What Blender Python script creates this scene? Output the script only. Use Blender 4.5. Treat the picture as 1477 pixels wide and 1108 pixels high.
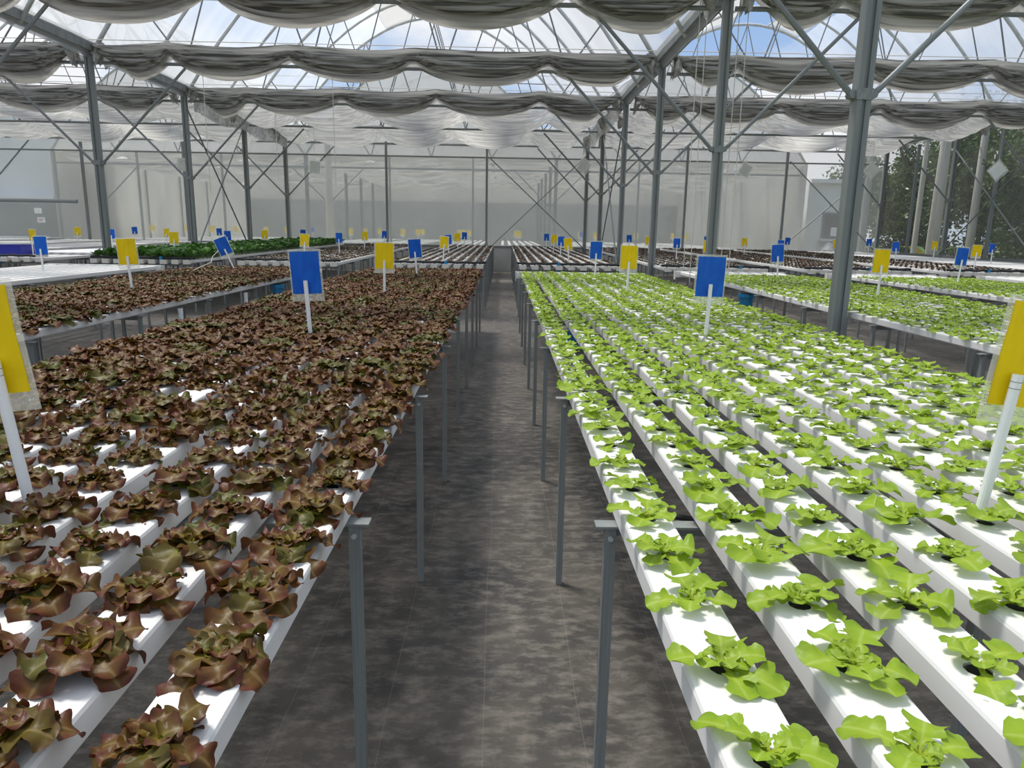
import bpy, bmesh, math, random
import numpy as np
from mathutils import Vector, Matrix
R_ = random.Random(7)
C = bpy.context.scene.collection
for o in list(bpy.data.objects): bpy.data.objects.remove(o)
SC = bpy.context.scene

# ------------------------------------------------------------------ camera
F_PX, PITCH, YAW, ROLL, CAM_H = 1042.48, 0.20933, 0.014637, 0.016538, 1.6
_F = Vector((math.sin(YAW)*math.cos(PITCH), math.cos(YAW)*math.cos(PITCH), -math.sin(PITCH)))
_R = Vector((math.cos(YAW), -math.sin(YAW), 0)); _U = _R.cross(_F)
_R2 = math.cos(ROLL)*_R + math.sin(ROLL)*_U
_U2 = -math.sin(ROLL)*_R + math.cos(ROLL)*_U
cam_d = bpy.data.cameras.new('camera'); cam = bpy.data.objects.new('camera', cam_d); C.objects.link(cam)
cam_d.sensor_width = 36; cam_d.lens = 36*F_PX/1477; cam_d.clip_end = 400; cam_d.clip_start = .05
_M = Matrix.Identity(3); _M.col[0] = _R2; _M.col[1] = _U2; _M.col[2] = -_F
cam.matrix_world = Matrix.Translation((0, 0, CAM_H)) @ _M.to_4x4()
SC.camera = cam
def project(x, y, z):
    v = Vector((x, y, z-CAM_H)); w = v.dot(_F)
    if w < .05: return None
    return 738.5+F_PX*v.dot(_R2)/w, 554-F_PX*v.dot(_U2)/w, w
def in_frame(x, y, z, m=12):
    p = project(x, y, z)
    return p is not None and -m < p[0] < 1477+m and -m < p[1] < 1108+m

# ------------------------------------------------------------------ world, sun, exposure
SC.view_settings.view_transform = 'Standard'; SC.view_settings.look = 'None'
SC.view_settings.exposure = 0.0; SC.view_settings.gamma = 1.0
SC.view_settings.use_curve_mapping = False
W = bpy.data.worlds.new('sky'); SC.world = W; W.use_nodes = True
nt = W.node_tree; nt.nodes.clear()
def N(t, typ, **kw):
    n = t.nodes.new(typ)
    for k, v in kw.items(): setattr(n, k, v)
    return n
wo = N(nt, 'ShaderNodeOutputWorld'); bg = N(nt, 'ShaderNodeBackground'); tc = N(nt, 'ShaderNodeTexCoord')
sep = N(nt, 'ShaderNodeSeparateXYZ'); nt.links.new(tc.outputs['Generated'], sep.inputs[0])
grad = N(nt, 'ShaderNodeValToRGB'); nt.links.new(sep.outputs['Z'], grad.inputs[0])
grad.color_ramp.elements[0].position = 0.0; grad.color_ramp.elements[0].color = (.56, .70, .88, 1)
grad.color_ramp.elements[1].position = .45; grad.color_ramp.elements[1].color = (.15, .35, .76, 1)
mp = N(nt, 'ShaderNodeMapping'); mp.inputs['Scale'].default_value = (1.0, 1.0, 1.7); nt.links.new(tc.outputs['Generated'], mp.inputs[0])
nz = N(nt, 'ShaderNodeTexNoise'); nz.inputs['Scale'].default_value = 3.1; nz.inputs['Detail'].default_value = 9; nz.inputs['Roughness'].default_value = .58
nt.links.new(mp.outputs[0], nz.inputs['Vector'])
cr = N(nt, 'ShaderNodeValToRGB'); cr.color_ramp.elements[0].position = .42; cr.color_ramp.elements[0].color = (0, 0, 0, 1)
cr.color_ramp.elements[1].position = .58; cr.color_ramp.elements[1].color = (1, 1, 1, 1); nt.links.new(nz.outputs['Fac'], cr.inputs[0])
mx = N(nt, 'ShaderNodeMixRGB'); nt.links.new(cr.outputs[0], mx.inputs[0]); nt.links.new(grad.outputs[0], mx.inputs[1]); mx.inputs[2].default_value = (.92, .94, .97, 1)
nt.links.new(mx.outputs[0], bg.inputs[0]); bg.inputs[1].default_value = 1.0; nt.links.new(bg.outputs[0], wo.inputs[0])
sun_d = bpy.data.lights.new('sun', 'SUN'); sun_d.energy = 7.2; sun_d.angle = math.radians(13); sun_d.color = (1, .965, .90)
sun = bpy.data.objects.new('sun', sun_d); C.objects.link(sun); sun.location = (-20, 20, 40)
_sd = Vector((.30, -.26, -1.0)).normalized()
sun.rotation_euler = _sd.to_track_quat('-Z', 'Y').to_euler()

# ------------------------------------------------------------------ materials
MATS = {}
def mat(name, col, rough=.5, metal=0, noise=None, spec=.5, bump=0, coat=0):
    """noise = (scale xyz, second colour, low, high)"""
    m = bpy.data.materials.new(name); m.use_nodes = True; t = m.node_tree
    b = t.nodes['Principled BSDF']; b.inputs['Base Color'].default_value = (*col, 1)
    b.inputs['Roughness'].default_value = rough; b.inputs['Metallic'].default_value = metal
    b.inputs['Specular IOR Level'].default_value = spec
    if noise:
        sc, c2, lo, hi = noise
        tc = N(t, 'ShaderNodeTexCoord'); mp = N(t, 'ShaderNodeMapping'); mp.inputs['Scale'].default_value = sc
        t.links.new(tc.outputs['Object'], mp.inputs[0])
        n = N(t, 'ShaderNodeTexNoise'); n.inputs['Scale'].default_value = 1; n.inputs['Detail'].default_value = 6; t.links.new(mp.outputs[0], n.inputs['Vector'])
        r = N(t, 'ShaderNodeValToRGB'); r.color_ramp.elements[0].position = lo; r.color_ramp.elements[1].position = hi
        r.color_ramp.elements[0].color = (*col, 1); r.color_ramp.elements[1].color = (*c2, 1)
        t.links.new(n.outputs['Fac'], r.inputs[0]); t.links.new(r.outputs[0], b.inputs['Base Color'])
        if bump:
            bu = N(t, 'ShaderNodeBump'); bu.inputs['Strength'].default_value = bump; bu.inputs['Distance'].default_value = .02
            t.links.new(n.outputs['Fac'], bu.inputs['Height']); t.links.new(bu.outputs[0], b.inputs['Normal'])
    MATS[name] = m
    return m
mat('channel_white', (.82, .805, .775), .38, noise=((3, .9, 3), (.76, .745, .71), .45, .8))
mat('cream_plastic', (.72, .69, .60), .45)
mat('pipe_white', (.82, .83, .82), .3)
mat('steel', (.19, .205, .20), .55, .12, noise=((12, 12, 2.5), (.28, .30, .29), .35, .7))
mat('column_steel', (.17, .185, .178), .55, .15, noise=((7, 7, 1.6), (.25, .27, .26), .35, .7))
mat('rod_steel', (.16, .175, .175), .5, .3, noise=((5, 5, 2), (.26, .28, .28), .35, .7))
mat('arch_steel', (.42, .44, .43), .4, .05, noise=((5, 5, 2), (.58, .60, .59), .35, .7))
mat('black_rubber', (.018, .018, .020), .55)
mat('black_foam', (.012, .012, .012), .9)
mat('card_yellow', (.84, .60, .003), .45, spec=.2, noise=((30, 30, 12), (.74, .51, .002), .45, .8))
mat('card_blue', (.002, .095, .50), .40, spec=.3, noise=((26, 26, 10), (.004, .14, .60), .4, .8))
mat('teal_plastic', (.012, .20, .40), .4)
mat('tray_blue', (.012, .018, .30), .4)
mat('concrete', (.60, .61, .59), .85, noise=((2, 2, 3), (.50, .51, .50), .4, .7))
mat('pole_concrete', (.62, .59, .53), .85, noise=((8, 8, 1.2), (.46, .44, .40), .35, .7))
mat('building_white', (.74, .75, .75), .6, noise=((.6, .6, .6), (.66, .67, .67), .4, .7))
mat('panel_grey', (.17, .18, .18), .6, noise=((.8, .8, .8), (.14, .15, .15), .4, .7))
mat('far_wall_grey', (.36, .37, .36), .7, noise=((.5, .5, .3), (.44, .45, .44), .4, .7))
mat('dark_glass', (.05, .055, .06), .15)
mat('paper_white', (.86, .87, .88), .6)
mat('print_red', (.60, .12, .08), .6)
mat('bark', (.10, .075, .05), .9, noise=((9, 9, 2), (.05, .04, .03), .4, .7))
mat('cable_black', (.03, .03, .035), .6)
mat('rope_cream', (.62, .60, .54), .8)
mat('blue_tarp', (.05, .12, .45), .6)
mat('outside_ground', (.10, .14, .06), .95, noise=((.5, .5, .5), (.17, .15, .10), .4, .65), bump=.4)

def sheet_mat(name, col, transparent, translucent, noise=None, rough=.6, gloss=0.0):
    m = bpy.data.materials.new(name); m.use_nodes = True; t = m.node_tree; t.nodes.clear()
    out = N(t, 'ShaderNodeOutputMaterial'); tr = N(t, 'ShaderNodeBsdfTransparent'); tl = N(t, 'ShaderNodeBsdfTranslucent'); df = N(t, 'ShaderNodeBsdfDiffuse')
    a = N(t, 'ShaderNodeMixShader'); b = N(t, 'ShaderNodeMixShader')
    a.inputs[0].default_value = translucent; t.links.new(df.outputs[0], a.inputs[1]); t.links.new(tl.outputs[0], a.inputs[2])
    b.inputs[0].default_value = transparent; t.links.new(a.outputs[0], b.inputs[1]); t.links.new(tr.outputs[0], b.inputs[2])
    for n in (tl, df): n.inputs[0].default_value = (*col, 1)
    if noise:
        sc, c2, lo, hi = noise
        tc = N(t, 'ShaderNodeTexCoord'); mp = N(t, 'ShaderNodeMapping'); mp.inputs['Scale'].default_value = sc
        t.links.new(tc.outputs['Object'], mp.inputs[0]); n = N(t, 'ShaderNodeTexNoise'); n.inputs['Scale'].default_value = 1; n.inputs['Detail'].default_value = 5
        t.links.new(mp.outputs[0], n.inputs['Vector']); r = N(t, 'ShaderNodeValToRGB')
        r.color_ramp.elements[0].position = lo; r.color_ramp.elements[1].position = hi
        r.color_ramp.elements[0].color = (*col, 1); r.color_ramp.elements[1].color = (*c2, 1)
        t.links.new(n.outputs['Fac'], r.inputs[0])
        for q in (tl, df): t.links.new(r.outputs[0], q.inputs[0])
    last = b
    if gloss:
        g = N(t, 'ShaderNodeBsdfGlossy'); g.inputs['Roughness'].default_value = .12; c = N(t, 'ShaderNodeMixShader'); c.inputs[0].default_value = gloss
        t.links.new(b.outputs[0], c.inputs[1]); t.links.new(g.outputs[0], c.inputs[2]); last = c
    t.links.new(last.outputs[0], out.inputs[0]); MATS[name] = m
    return m
sheet_mat('roof_film', (.68, .695, .71), .43, .62, noise=((.35, 1.5, .35), (.57, .59, .61), .35, .7))
sheet_mat('flap_film', (.72, .70, .66), .12, .55, noise=((.3, .8, .3), (.60, .585, .55), .35, .7))
sheet_mat('netting', (.58, .59, .58), .60, .40)
sheet_mat('dark_netting', (.30, .30, .27), .60, .35)
sheet_mat('shade_cloth', (.50, .49, .46), .06, .40, noise=((.45, 26, 26), (.13, .125, .115), .40, .60))  # streaks along x paint light and shaded folds into the cloth colour
sheet_mat('pale_shade_cloth', (.60, .59, .56), .12, .46, noise=((.45, 14, 14), (.36, .355, .34), .38, .62))  # same painted fold shading, weaker contrast
sheet_mat('clear_sleeve', (.80, .82, .74), .72, .6, gloss=.05)

def floor_mat():
    m = bpy.data.materials.new('ground_cover'); m.use_nodes = True; t = m.node_tree; b = t.nodes['Principled BSDF']; b.inputs['Roughness'].default_value = .55
    b.inputs['Specular IOR Level'].default_value = .5
    tc = N(t, 'ShaderNodeTexCoord')
    def noise(sc, det, lo, hi, ca, cb, rgh=.6):
        mp = N(t, 'ShaderNodeMapping'); mp.inputs['Scale'].default_value = sc; t.links.new(tc.outputs['Object'], mp.inputs[0])
        n = N(t, 'ShaderNodeTexNoise'); n.inputs['Scale'].default_value = 1; n.inputs['Detail'].default_value = det; n.inputs['Roughness'].default_value = rgh
        t.links.new(mp.outputs[0], n.inputs['Vector']); r = N(t, 'ShaderNodeValToRGB'); r.color_ramp.elements[0].position = lo; r.color_ramp.elements[1].position = hi
        r.color_ramp.elements[0].color = (*ca, 1); r.color_ramp.elements[1].color = (*cb, 1); t.links.new(n.outputs['Fac'], r.inputs[0]); return n, r
    n1, base = noise((2.6, 1.8, 1), 9, .34, .70, (.030, .029, .028), (.105, .090, .073))
    n2, dust = noise((9, 16, 1), 6, .46, .78, (0, 0, 0), (1, 1, 1), .7)
    n3, big = noise((.45, .30, 1), 3, .40, .65, (0, 0, 0), (1, 1, 1))
    # brown dust gathers where feet have not swept it; threads of the woven cloth every 30 cm
    mulc = N(t, 'ShaderNodeMixRGB', blend_type='MULTIPLY'); mulc.inputs[0].default_value = .45; t.links.new(dust.outputs[0], mulc.inputs[1]); t.links.new(big.outputs[0], mulc.inputs[2])
    m1 = N(t, 'ShaderNodeMixRGB'); t.links.new(mulc.outputs[0], m1.inputs[0]); t.links.new(base.outputs[0], m1.inputs[1]); m1.inputs[2].default_value = (.30, .265, .225, 1)
    sp = N(t, 'ShaderNodeSeparateXYZ'); t.links.new(tc.outputs['Object'], sp.inputs[0])
    wob = N(t, 'ShaderNodeMath', operation='MULTIPLY_ADD'); t.links.new(n3.outputs['Fac'], wob.inputs[0]); wob.inputs[1].default_value = .10; t.links.new(sp.outputs['X'], wob.inputs[2])
    md = N(t, 'ShaderNodeMath', operation='PINGPONG'); t.links.new(wob.outputs[0], md.inputs[0]); md.inputs[1].default_value = .165
    ls = N(t, 'ShaderNodeMath', operation='LESS_THAN'); t.links.new(md.outputs[0], ls.inputs[0]); ls.inputs[1].default_value = .0014
    lm = N(t, 'ShaderNodeMath', operation='MULTIPLY'); t.links.new(ls.outputs[0], lm.inputs[0]); lm.inputs[1].default_value = .22
    m2 = N(t, 'ShaderNodeMixRGB'); t.links.new(lm.outputs[0], m2.inputs[0]); t.links.new(m1.outputs[0], m2.inputs[1]); m2.inputs[2].default_value = (.30, .29, .27, 1)
    t.links.new(m2.outputs[0], b.inputs['Base Color'])
    bu = N(t, 'ShaderNodeBump'); bu.inputs['Strength'].default_value = .35; bu.inputs['Distance'].default_value = .01; t.links.new(n2.outputs['Fac'], bu.inputs['Height']); t.links.new(bu.outputs[0], b.inputs['Normal'])
    MATS['ground_cover'] = m
floor_mat()

def leaf_mat(name, base, mid, edge, rib, var, transl, rough=.42, spec=.5):
    """base/mid/edge: colour from the heart to the margin along attribute R; rib where attribute G is near 0; var: colour of the odd plant (attribute B + object random)."""
    m = bpy.data.materials.new(name); m.use_nodes = True; t = m.node_tree; b = t.nodes['Principled BSDF']; out = t.nodes['Material Output']
    at = N(t, 'ShaderNodeAttribute', attribute_name='leaf'); se = N(t, 'ShaderNodeSeparateColor'); t.links.new(at.outputs['Color'], se.inputs[0])
    r = N(t, 'ShaderNodeValToRGB'); r.color_ramp.elements[0].position = .12; r.color_ramp.elements[1].position = .95
    r.color_ramp.elements[0].color = (*base, 1); r.color_ramp.elements[1].color = (*edge, 1); e = r.color_ramp.elements.new(.50); e.color = (*mid, 1)
    tc = N(t, 'ShaderNodeTexCoord'); nz = N(t, 'ShaderNodeTexNoise'); nz.inputs['Scale'].default_value = 38; nz.inputs['Detail'].default_value = 3; t.links.new(tc.outputs['Object'], nz.inputs['Vector'])
    ad = N(t, 'ShaderNodeMath', operation='MULTIPLY_ADD'); t.links.new(nz.outputs['Fac'], ad.inputs[0]); ad.inputs[1].default_value = .55; ad2 = N(t, 'ShaderNodeMath', operation='SUBTRACT'); t.links.new(se.outputs[0], ad2.inputs[0]); ad2.inputs[1].default_value = .27
    t.links.new(ad2.outputs[0], ad.inputs[2]); t.links.new(ad.outputs[0], r.inputs[0])
    oi = N(t, 'ShaderNodeObjectInfo'); s = N(t, 'ShaderNodeMath', operation='ADD'); t.links.new(oi.outputs['Random'], s.inputs[0]); t.links.new(se.outputs[2], s.inputs[1])
    fr = N(t, 'ShaderNodeMath', operation='FRACT'); t.links.new(s.outputs[0], fr.inputs[0])
    vr = N(t, 'ShaderNodeValToRGB'); vr.color_ramp.elements[0].position = .60; vr.color_ramp.elements[1].position = 1.0
    vr.color_ramp.elements[0].color = (0, 0, 0, 1); vr.color_ramp.elements[1].color = (.75, .75, .75, 1); t.links.new(fr.outputs[0], vr.inputs[0])
    mv = N(t, 'ShaderNodeMixRGB'); t.links.new(vr.outputs[0], mv.inputs[0]); t.links.new(r.outputs[0], mv.inputs[1]); mv.inputs[2].default_value = (*var, 1)
    rr = N(t, 'ShaderNodeMapRange'); t.links.new(se.outputs[1], rr.inputs[0]); rr.inputs[1].default_value = .0; rr.inputs[2].default_value = .16; rr.inputs[3].default_value = .55; rr.inputs[4].default_value = 0
    mr = N(t, 'ShaderNodeMixRGB'); t.links.new(rr.outputs[0], mr.inputs[0]); t.links.new(mv.outputs[0], mr.inputs[1]); mr.inputs[2].default_value = (*rib, 1)
    t.links.new(mr.outputs[0], b.inputs['Base Color']); b.inputs['Roughness'].default_value = rough; b.inputs['Specular IOR Level'].default_value = spec
    bu = N(t, 'ShaderNodeBump'); bu.inputs['Strength'].default_value = .45; bu.inputs['Distance'].default_value = .006; t.links.new(nz.outputs['Fac'], bu.inputs['Height']); t.links.new(bu.outputs[0], b.inputs['Normal'])
    tl = N(t, 'ShaderNodeBsdfTranslucent'); t.links.new(mr.outputs[0], tl.inputs[0]); ms = N(t, 'ShaderNodeMixShader'); ms.inputs[0].default_value = transl
    t.links.new(b.outputs[0], ms.inputs[1]); t.links.new(tl.outputs[0], ms.inputs[2]); t.links.new(ms.outputs[0], out.inputs[0]); MATS[name] = m
leaf_mat('red_leaf', (.34, .35, .014), (.125, .068, .009), (.108, .025, .018), (.28, .19, .08), (.065, .098, .008), .17, .44, .28)
leaf_mat('green_leaf', (.48, .54, .05), (.31, .44, .028), (.225, .355, .022), (.46, .56, .15), (.27, .38, .04), .28, .42, .3)
leaf_mat('brown_leaf', (.16, .15, .03), (.085, .046, .022), (.075, .034, .022), (.22, .18, .10), (.085, .075, .02), .18)
leaf_mat('pakchoi_leaf', (.35, .48, .20), (.06, .15, .025), (.045, .125, .018), (.34, .46, .19), (.10, .23, .03), .22)
leaf_mat('tree_leaf', (.04, .085, .015), (.055, .105, .02), (.075, .135, .03), (.06, .12, .02), (.11, .13, .04), .25)

# ------------------------------------------------------------------ object helpers
def props(o, label=None, cat=None, group=None, kind=None):
    if label: o['label'] = label
    if cat: o['category'] = cat
    if group: o['group'] = group
    if kind: o['kind'] = kind
    return o
def empty(name, loc=(0, 0, 0), **kw):
    o = bpy.data.objects.new(name, None); C.objects.link(o); o.location = loc; o.empty_display_size = .1
    return props(o, **kw)
def link(name, me, parent=None, M=None, **kw):
    o = bpy.data.objects.new(name, me); C.objects.link(o)
    if parent is not None: o.parent = parent
    if M is not None: o.matrix_local = M if isinstance(M, Matrix) else Matrix.Translation(M)
    return props(o, **kw)
def mesh(name, V, Fc, m, smooth=False, attr=None, mats=None, mi=None):
    me = bpy.data.meshes.new(name); me.from_pydata([tuple(v) for v in V], [], [tuple(f) for f in Fc])
    for x in (mats or [m]): me.materials.append(MATS[x] if isinstance(x, str) else x)
    if mi is not None: me.polygons.foreach_set('material_index', list(mi))
    if smooth: me.polygons.foreach_set('use_smooth', [True]*len(me.polygons))
    if attr is not None:
        a = me.color_attributes.new('leaf', 'FLOAT_COLOR', 'POINT'); a.data.foreach_set('color', np.asarray(attr, dtype=np.float32).ravel())
    me.update()
    return me
class MB:
    def __init__(s): s.V = []; s.F = []; s.I = []
    def add(s, V, Fc, i=0):
        b = len(s.V); s.V += [tuple(v) for v in V]; s.F += [tuple(b+k for k in f) for f in Fc]; s.I += [i]*len(Fc); return s
    def box(s, x0, x1, y0, y1, z0, z1, i=0):
        return s.add([(x0, y0, z0), (x1, y0, z0), (x1, y1, z0), (x0, y1, z0), (x0, y0, z1), (x1, y0, z1), (x1, y1, z1), (x0, y1, z1)],
                     [(3, 2, 1, 0), (4, 5, 6, 7), (0, 1, 5, 4), (1, 2, 6, 5), (2, 3, 7, 6), (3, 0, 4, 7)], i)
    def cyl(s, c, r, z0, z1, n=12, i=0, r1=None, caps=True):
        r1 = r if r1 is None else r1
        V = [(c[0]+r*math.cos(2*math.pi*k/n), c[1]+r*math.sin(2*math.pi*k/n), z0) for k in range(n)] + [(c[0]+r1*math.cos(2*math.pi*k/n), c[1]+r1*math.sin(2*math.pi*k/n), z1) for k in range(n)]
        Fc = [(k, (k+1) % n, n+(k+1) % n, n+k) for k in range(n)]
        if caps: Fc += [tuple(range(n-1, -1, -1)), tuple(range(n, 2*n))]
        return s.add(V, Fc, i)
    def tube(s, pts, r, n=6, i=0):
        pts = [Vector(p) for p in pts]; V = []; up = Vector((0, 0, 1))
        for k, p in enumerate(pts):
            d = (pts[min(k+1, len(pts)-1)]-pts[max(k-1, 0)]).normalized()
            a = d.cross(up)
            if a.length < 1e-3: a = d.cross(Vector((0, 1, 0)))
            a.normalize(); b = a.cross(d)
            V += [p+r*(math.cos(2*math.pi*q/n)*a+math.sin(2*math.pi*q/n)*b) for q in range(n)]
        Fc = [(k*n+q, k*n+(q+1) % n, (k+1)*n+(q+1) % n, (k+1)*n+q) for k in range(len(pts)-1) for q in range(n)]
        Fc += [tuple(range(n-1, -1, -1)), tuple((len(pts)-1)*n+q for q in range(n))]
        return s.add(V, Fc, i)
    def grid(s, P, i=0):
        nu, nv = len(P), len(P[0])
        return s.add([p for row in P for p in row], [(a*nv+b, a*nv+b+1, (a+1)*nv+b+1, (a+1)*nv+b) for a in range(nu-1) for b in range(nv-1)], i)
    def mesh(s, name, *ms, smooth=False): return mesh(name, s.V, s.F, None, smooth, mats=ms, mi=s.I)
_unit = {}
def unit_rod(m, n=8):
    if (m, n) not in _unit: _unit[m, n] = MB().cyl((0, 0), 1, 0, 1, n).mesh('rod_'+m, m, smooth=False)
    return _unit[m, n]
def rod(name, p0, p1, r, m, parent=None, n=8, **kw):
    p0, p1 = Vector(p0), Vector(p1); d = p1-p0
    M = Matrix.Translation(p0) @ d.to_track_quat('Z', 'Y').to_matrix().to_4x4() @ Matrix.Diagonal((r, r, d.length, 1))
    if parent is not None: M = Matrix.Translation(-parent.location) @ M
    return link(name, unit_rod(m, n), parent, M, **kw)
_ubox = {}
def bar(name, x0, x1, y0, y1, z0, z1, m, parent=None, **kw):
    if m not in _ubox: _ubox[m] = MB().box(0, 1, 0, 1, 0, 1).mesh('bar_'+m, m)
    M = Matrix.Translation((x0, y0, z0)) @ Matrix.Diagonal((x1-x0, y1-y0, z1-z0, 1))
    if parent is not None: M = Matrix.Translation(-parent.location) @ M
    return link(name, _ubox[m], parent, M, **kw)
ORD = 'zeroth first second third fourth fifth sixth seventh eighth ninth tenth eleventh twelfth thirteenth fourteenth fifteenth sixteenth seventeenth eighteenth nineteenth twentieth'.split()
TENS = {2: 'twenty', 3: 'thirty', 4: 'forty', 5: 'fifty', 6: 'sixty'}
def ordn(n):
    if n <= 20: return ORD[n]
    t, u = divmod(n, 10)
    return (TENS[t][:-1]+'ieth') if u == 0 else TENS[t]+'-'+ORD[u]

# ------------------------------------------------------------------ layout of the greenhouse
XA0, XA, XB, XC = -18.72, -7.87, 2.98, 13.83     # column lines
CS, C0 = 4.152, 6.388                            # column spacing and the first column's distance
ROWS = [C0+CS*k for k in range(6)]; YW = ROWS[5]  # the end wall stands in the sixth row
BAYS = [(XA0, XA, 'left'), (XA, XB, 'middle'), (XB, XC, 'right')]
EAVE, RIDGE = 4.63, 8.76
def arch_z(u, h=5.425): return RIDGE-(RIDGE-EAVE)*(u/h)**2
def ground_z(y): return 0.0 if y < 14 else (y-14)/13.15*.11

# floor: woven black ground cover with shallow wrinkles
def make_floor():
    xs = np.concatenate([np.arange(-19, -2, 1.0), np.arange(-2, 2.6, .06), np.arange(2.6, 14.5, 1.0)])
    ys = np.concatenate([np.arange(-5, .4, .6), np.arange(.4, 6, .08), np.arange(6, 12, .25), np.arange(12, 27.4, .6)])
    rg = np.random.default_rng(3); V = []; creases = [(-.44+.03*q, .8+2.1*q, 1.9+2.1*q, rg.uniform(-.05, .05)) for q in range(5)]+[(.46, 1.1, 4.5, .05), (-.7, 1.3, 3.5, .1)]
    for y in ys:
        for x in xs:
            z = ground_z(y)+.004*math.sin(3.1*x+1.3*y)+.003*math.sin(7.7*x-2.9*y+1)
            for cx, y0, y1, sl in creases:
                if y0 < y < y1:
                    c = cx+sl*(y-y0)+.02*math.sin(4*y); z += .010*math.exp(-((x-c)/.035)**2)*min(1, (y-y0)*4, (y1-y)*4)
            V.append((x, y, z-.004))
    nx = len(xs); Fc = [(a*nx+b, a*nx+b+1, (a+1)*nx+b+1, (a+1)*nx+b) for a in range(len(ys)-1) for b in range(nx-1)]
    link('floor', mesh('floor', V, Fc, 'ground_cover', True), label='black woven ground cover, dusty along the aisle', kind='structure')
make_floor()
link('ground', MB().box(-90, 90, -30, 140, -.6, -.08).mesh('ground', 'outside_ground'), label='grass and earth outside the greenhouse', kind='structure')

# roof film of the three bays (open along the ridge towards the end wall)
ceil = empty('ceiling', (0, 0, 0), label='clear plastic roof film on arched pipes', kind='structure')
def film(bay, y0, y1, u0, u1, m='roof_film', lift=.03, name='roof_film'):
    xc, h = (bay[0]+bay[1])/2, (bay[1]-bay[0])/2; P = []
    for a in range(int((y1-y0)/.54)+1):
        y = y0+(y1-y0)*a/int((y1-y0)/.54)
        sagp = -.05*abs(math.sin(math.pi*(y-C0)/(CS/2)))
        P.append([(xc+u, y, arch_z(u, h)+lift+sagp*(1-abs(u/h))+.012*math.sin(9*u+3.3*y)) for u in np.linspace(u0, u1, max(3, int(abs(u1-u0)/.35)))])
    link(name, MB().grid(P).mesh(name, m, smooth=True), ceil)
for b in BAYS:
    h = (b[1]-b[0])/2
    film(b, -8, YW, -h, -.72); film(b, -8, YW, .72, h); film(b, -8, YW-5.2, -.72, .72)
    film(b, YW-5.6, YW, -1.75, -.70, 'flap_film', .10, 'vent_flap'); film(b, YW-5.6, YW, .74, 1.75, 'flap_film', .10, 'vent_flap')

# columns with knee braces
COLS = [(XA0, 'outer left'), (XA, 'left'), (XB, 'right'), (XC, 'outer right')]
def c_col():
    s, q = .06, .042
    pr = [(-s, -s), (s, -s), (s, -q), (q*.4, -q), (q*.4, -q*.2), (s, -q*.2), (s, q), (s, s), (-s, s)]
    pr = [(-s, -s), (-.015, -s), (-.015, -q), (.015, -q), (.015, -s), (s, -s), (s, s), (-s, s)]
    n = len(pr); V = [(x, y, 0) for x, y in pr]+[(x, y, 1) for x, y in pr]
    return mesh('column_post', V, [(k, (k+1) % n, n+(k+1) % n, n+k) for k in range(n)]+[tuple(range(n, 2*n)), tuple(range(n-1, -1, -1))], 'column_steel')
colm = c_col()
for cx, nm in COLS:
    for k, y in enumerate(ROWS):
        z0 = ground_z(y)-.02
        t = empty('column', (cx, y, z0), label='grey steel column, %s line, %s row from the front' % (nm, ordn(k+1)), kind='structure')
        link('post', colm, t, Matrix.Diagonal((1, 1, EAVE+.12-z0, 1)))
        bar('base_plate', cx-.10, cx+.10, y-.10, y+.10, z0, z0+.012, 'column_steel', t)
        for s in (-1, 1):
            if (cx == XA0 and s < 0) or (cx == XC and s > 0): continue
            rod('knee_brace', (cx+s*.085, y, 2.75), (cx+s*1.80, y, 4.50), .026, 'rod_steel', t)
            rod('brace_bolt', (cx+s*.085, y-.045, 2.755), (cx+s*.085, y+.045, 2.755), .035, 'rod_steel', t)
        bar('brace_clamp', cx-.068, cx+.068, y-.068, y+.068, 2.71, 2.80, 'column_steel', t)

# eave gutters along the column lines
gm = MB()
for pr in [[(-.15, .20), (-.13, 0), (.13, 0), (.15, .20), (.12, .20), (.10, .03), (-.10, .03), (-.12, .20)]]:
    n = len(pr); gm.add([(x, -8, z) for x, z in pr]+[(x, YW+.1, z) for x, z in pr], [(k, (k+1) % n, n+(k+1) % n, n+k) for k in range(n)]+[tuple(range(n)), tuple(range(2*n-1, n-1, -1))])
gme = gm.mesh('eave_gutter', 'column_steel')
for cx, nm in COLS:
    link('eave_gutter', gme, None, (cx, 0, EAVE+.13), label='grey steel eave gutter along the %s column line' % nm, kind='structure', cat='gutter')

# arches, ties and webs: one truss per row, a plain arch halfway between
def truss(bay, y, webs, nm, k):
    xc, h = (bay[0]+bay[1])/2, (bay[1]-bay[0])/2
    t = empty('roof_truss' if webs else 'roof_arch', (xc, y, EAVE), label='arched pipe %s over the %s bay, %s from the front' % ('roof truss' if webs else 'roof rib', nm, ordn(k)), kind='structure')
    link('arch_pipe', MB().tube([(u, 0, arch_z(u, h)-EAVE) for u in np.linspace(-h+.06, h-.06, 25)], .048 if webs else .042, 8).mesh('arch_pipe', 'arch_steel', smooth=True), t)
    if not webs: return
    rod('tie_beam', (bay[0]+.1, y, EAVE-.06), (bay[1]-.1, y, EAVE-.06), .032, 'rod_steel', t)
    nodes = [-3.6, -1.25, 1.25, 3.6]; tops = [-4.55, -2.45, 0, 2.45, 4.55]
    for q, u in enumerate(nodes):
        for v in (tops[q], tops[q+1]):
            rod('web_strut', (xc+u, y, EAVE-.06), (xc+v, y, arch_z(v, h)), .016, 'rod_steel', t)
    rod('ridge_bar', (xc-.75, y, arch_z(.75, h)), (xc-.75, min(y+CS/2, YW), arch_z(.75, h)), .02, 'arch_steel', t) if k > 3 else None
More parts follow.
